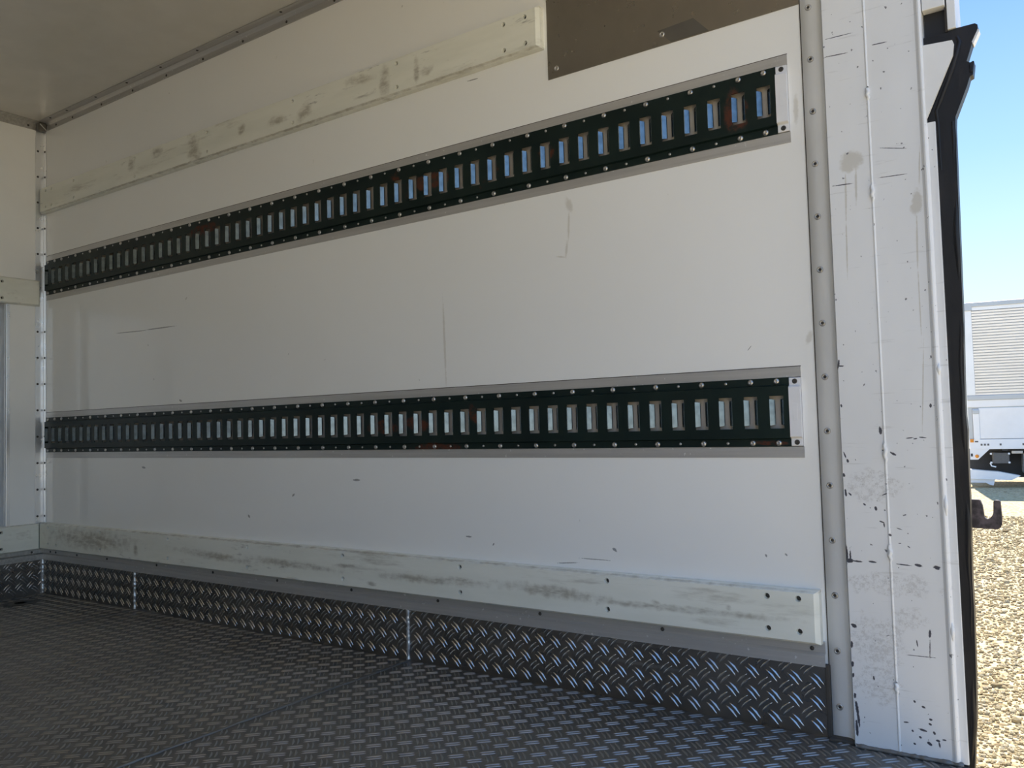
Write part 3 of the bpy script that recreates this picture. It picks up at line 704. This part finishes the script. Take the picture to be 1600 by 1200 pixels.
# ------------------------------------------------------------------ black rubber door seal
def door_seal():
    r = root('door_seal', (3.11, 0, 0), 'black rubber door seal running down the rear edge of the white post', 'door seal')
    outer = [(3.084, 1.222), (3.0845, 1.2355), (3.119, 1.2345), (3.137, 1.2385), (3.164, 1.2386), (3.168, 1.2352), (3.1675, 1.2287), (3.157, 1.2075), (3.1556, 1.2000), (3.1480, 1.1780), (3.1544, 1.1738), (3.1583, 1.1757), (3.1601, 1.1745), (3.1572, 1.1521), (3.1523, 1.1501), (3.1478, 1.1358), (3.1347, 1.1036), (3.1281, 1.0874), (3.1270, 1.070), (3.1265, 1.017), (3.1244, .8515), (3.1230, .742), (3.1200, .640), (3.1192, .5800), (3.1206, .556), (3.1194, .525), (3.1188, .44), (3.1158, .3108), (3.1161, .2577), (3.1138, .1519), (3.1112, .0779), (3.1080, .0457), (3.1065, .02), (3.104, -.01)]
    inner = [(3.0895, -.01), (3.0925, .010), (3.0942, .208), (3.0945, .42), (3.0962, .634), (3.0965, .85), (3.0968, 1.030), (3.0960, 1.074), (3.0924, 1.0825), (3.0826, 1.0865), (3.0826, 1.0950), (3.1290, 1.1955), (3.1310, 1.2145), (3.1286, 1.2205)]
    MB().prism(outer + inner, -.018, .004).build('seal_body', M['rubber'], r, .003)
    # folded outer lip, a little wavy
    n = 70
    path, rad = [], []
    for i in range(n):
        z = 1.08 - 1.085 * i / (n - 1)
        x = np.interp(-z, [-q[1] for q in outer[17:]], [q[0] for q in outer[17:]])
        path.append((x - .0045 + .0008 * math.sin(i * .9), -.0150 + .0015 * math.sin(i * .37), z)); rad.append(.0042 + .0010 * math.sin(i * .61))
    MB().tube(path, rad, 7).build('seal_lip', M['rubber'], r)
    fold = [(3.1366, 1.2240), (3.1399, 1.2135), (3.1329, 1.1887), (3.1261, 1.1682), (3.1061, 1.1196), (3.0990, 1.1037), (3.1010, 1.080), (3.1020, 1.0)]
    MB().tube([(x, -.0170, z) for x, z in fold], [.003, .0045, .004, .004, .0035, .003, .003, .002], 7).build('seal_fold', M['rubber'], r)
    MB().prism([(3.1657, 1.2314), (3.1702, 1.2268), (3.1597, 1.2055), (3.1567, 1.2098)], -.015, .004).build('end_tip', M['cap'], r, .001)
    MB().prism([(3.1570, 1.2085), (3.1590, 1.2070), (3.1490, 1.1775), (3.1402, 1.1785)], -.0185, .003).build('torn_edge', M['rubber'], r, .001)
    MB().box(3.1525, 3.1575, -.0195, -.017, 1.157, 1.171).build('clip_loop', M['rubber'], r, .001)
door_seal()

def hook():
    r = root('hook_bracket', (3.135, .055, .385), 'rusty black steel hook bracket sticking out behind the door seal', 'hook')
    pts = [(3.0980, .4345), (3.1240, .4340), (3.1268, .4325), (3.1296, .424), (3.1316, .4043), (3.1336, .4020), (3.1362, .4008), (3.1400, .4030), (3.1432, .407), (3.1450, .411), (3.1456, .4158), (3.1463, .4311), (3.1483, .4335), (3.155, .4335), (3.1568, .4314), (3.1579, .4032), (3.1573, .3924), (3.1550, .3875), (3.1517, .3850), (3.1478, .3840), (3.0980, .3860)]
    MB().prism(pts, .050, .060).build('hook_plate', M['rust'], r, .0012)
    MB().box(3.080, 3.100, .045, .065, .378, .442).build('mount_plate', M['rust'], r, .001)
hook()

# ------------------------------------------------------------------ outside: our box's skin, ground
MB().box(-.08, 3.090, .05, .075, -.12, CEIL + .05).build('wall_outside', M['tw'], kind='structure', label='white outer skin of the cargo box')
def ground():
    b = MB()
    n = 40
    b.quad((-60, -60, GROUND), (60, -60, GROUND), (60, 90, GROUND), (-60, 90, GROUND))
    b.build('ground', M['gravel'], kind='structure', label='sunlit tan gravel yard')
    # loose stones, denser near the truck
    ico = bmesh.new(); bmesh.ops.create_icosphere(ico, subdivisions=1, radius=1.0)
    iv = np.array([v.co[:] for v in ico.verts]); fi = np.array([[v.index for v in f.verts] for f in ico.faces]); ico.free()
    N = 46000
    yy = 1.2 + 11.5 * rng.random(N) ** 1.5
    xx = 3.35 - .085 * yy + (rng.random(N) - .5) * (1.1 + .35 * yy) + .15
    sz = (.0045 + .0075 * rng.random(N) ** 2) * (1 + .06 * yy)
    big = rng.random(N) < .012; sz[big] *= 1.9
    V = np.empty((N, 12, 3)); 
    for k in range(N):
        sc = sz[k] * (0.7 + .6 * rng.random(3)); sc[2] *= .75
        a = rng.random() * 6.28; q = iv * (0.8 + .4 * rng.random((12, 1))) * sc
        ca, sa = math.cos(a), math.sin(a)
        V[k, :, 0] = xx[k] + ca * q[:, 0] - sa * q[:, 1]; V[k, :, 1] = yy[k] + sa * q[:, 0] + ca * q[:, 1]
        V[k, :, 2] = GROUND + sz[k] * .35 + q[:, 2]
    F = (fi[None] + 12 * np.arange(N)[:, None, None]).reshape(-1, 3)
    me = bpy.data.meshes.new('gravel')
    me.from_pydata(V.reshape(-1, 3).tolist(), [], F.tolist())
    link('gravel', me, M['stone'], kind='stuff', label='loose tan gravel stones on the yard', category='gravel')
ground()

# ------------------------------------------------------------------ truck parked across the yard
def truck():
    r = root('truck', (1.2, 18.1, GROUND), 'white wing-body truck with ribbed silver side parked across the gravel yard', 'truck', world=False)
    r.rotation_euler = (0, 0, math.radians(9))
    Lt, D = 7.0, 2.35
    # ribbed silver upper side
    n, z0, z1 = 30, 1.90, 3.665
    p = (z1 - z0) / n
    pts = []
    for i in range(n):
        z = z0 + i * p
        pts += [(.03, z), (-.028, z + .06 * p), (-.034, z + .70 * p), (.03, z + .80 * p)]
    pts.append((0, z1))
    MB().run(pts, .10, Lt, 'x').build('ribbed_panel', M['silver'], r)
    MB().box(-.06, Lt, .032, D, .80, 3.80).build('box_body', M['tw'], r)
    MB().box(-.06, Lt, -.045, .05, 3.735, 3.83).build('top_rail', M['tgrey'], r, .01)
    MB().box(-.06, Lt, -.030, .04, 3.665, 3.735).build('flashing', M['silver'], r)
    MB().box(-.065, .10, -.035, .04, 1.90, 3.74).build('corner_post', M['silver'], r, .01)
    MB().box(-.06, .11, -.050, .0, 3.66, 3.82).build('corner_casting', M['tgrey'], r, .01)
    MB().box(-.06, Lt, -.040, .04, 1.80, 1.90).build('hinge_rail', M['tgrey'], r, .01)
    MB().box(-.06, Lt, -.025, .04, 1.655, 1.80).build('wing_edge', M['tw'], r, .005)
    MB().box(.0, Lt, -.005, .03, 1.63, 1.655).build('panel_gap', M['tgrey'], r)
    MB().box(.14, Lt, -.030, .03, 1.00, 1.635).build('side_gate', M['tw'], r, .008)
    for z in (1.16, 1.28, 1.50):
        MB().box(.14, Lt, -.033, -.028, z, z + .012).build('gate_rib', M['tw'], r)
    MB().box(.025, .14, -.045, .03, .98, 1.61).build('gate_post', M['tw'], r, .008)
    MB().box(.03, .145, -.055, .0, 1.515, 1.60).build('gate_latch', M['tgrey'], r, .01)
    MB().box(-.05, .02, -.01, .03, .90, 1.65).build('front_pillar', M['tgrey'], r, .005)
    MB().box(-.045, .02, -.05, .0, .93, 1.00).build('marker_strip', M['orange'], r, .005)
    MB().box(-.06, Lt, -.040, .05, .785, .99).build('sill', M['tw'], r, .008)
    for u in (.14, .20, .26, .48, .88, .94):  # small dark blocks added in place of unreadable marks on the sill
        MB().box(u, u + .035, -.046, -.038, .86, .90).build('sill_mark', M['tbox'], r, .004)
    MB().box(.04, .10, -.046, -.038, .93, .96).build('sill_mark', M['tbox'], r, .004)
    # bracket with the orange lamp
    MB().prism([(-.06, .79), (.30, .79), (.085, .575), (-.06, .575)], -.035, -.015).build('lamp_bracket', M['tw'], r, .003)
    MB().lathe([(.036, 0), (.036, .012), (.025, .022), (.008, .025)], (.065, -.035, .645), 16).build('marker_lamp', M['orange'], r)
    MB().box(-.045, -.01, -.040, -.030, .64, .70).build('bracket_slot', M['tdark'], r)
    # underframe
    MB().box(-.06, Lt, .55, .75, .45, .80).box(-.06, Lt, 1.6, 1.8, .45, .80).box(-.05, Lt, .10, .16, .74, .79).build('chassis_frame', M['tdark'], r)
    MB().box(-.05, 3.0, .50, .56, .18, .80).build('mudguard', M['tdark'], r)
    MB().box(.36, .645, .02, .40, .49, .71).build('battery_box', M['tbox'], r, .01)
    for u, z in ((.32, .69), (.32, .51), (.64, .69), (.64, .51)):
        MB().box(u - .018, u + .018, -.005, .03, z - .018, z + .018).build('box_bolt', M['tw'], r, .004)
    MB().box(.52, .62, -.02, .10, .745, .80).build('hanger', M['tdark'], r)
    MB().box(.69, .885, .0, .12, .69, .745).build('air_tank_strap', M['backing'], r, .01)
    MB().box(.895, 1.5, .02, .5, .28, .70).build('side_tank', M['tgrey'], r, .03)
    MB().tube([(.30, .03, .50), (.32, .02, .44), (.40, .02, .42)], .014, 8).build('hose', M['tw'], r)
    MB().prism([(-.30, .40), (.20, .345), (.45, .325), (.82, .245), (.66, .155), (-.30, .185)], -.06, .25).build('side_skirt', M['tw'], r, .01)
    MB().prism([(-.30, .185), (.37, .185), (.335, .045), (.28, .055), (.20, .10), (-.30, .105)], -.03, .22).build('step_box', M['cap'], r, .008)
    for u in (2.6, 5.6):
        for yy in (.12, 1.9):
            w = MB()
            w.lathe([(.30, 0), (.42, .02), (.46, .07), (.46, .19), (.42, .24), (.30, .26)], (u, yy + .24, .46), 28)
            w.build('wheel', M['tyre'], r)
    return r
truck()
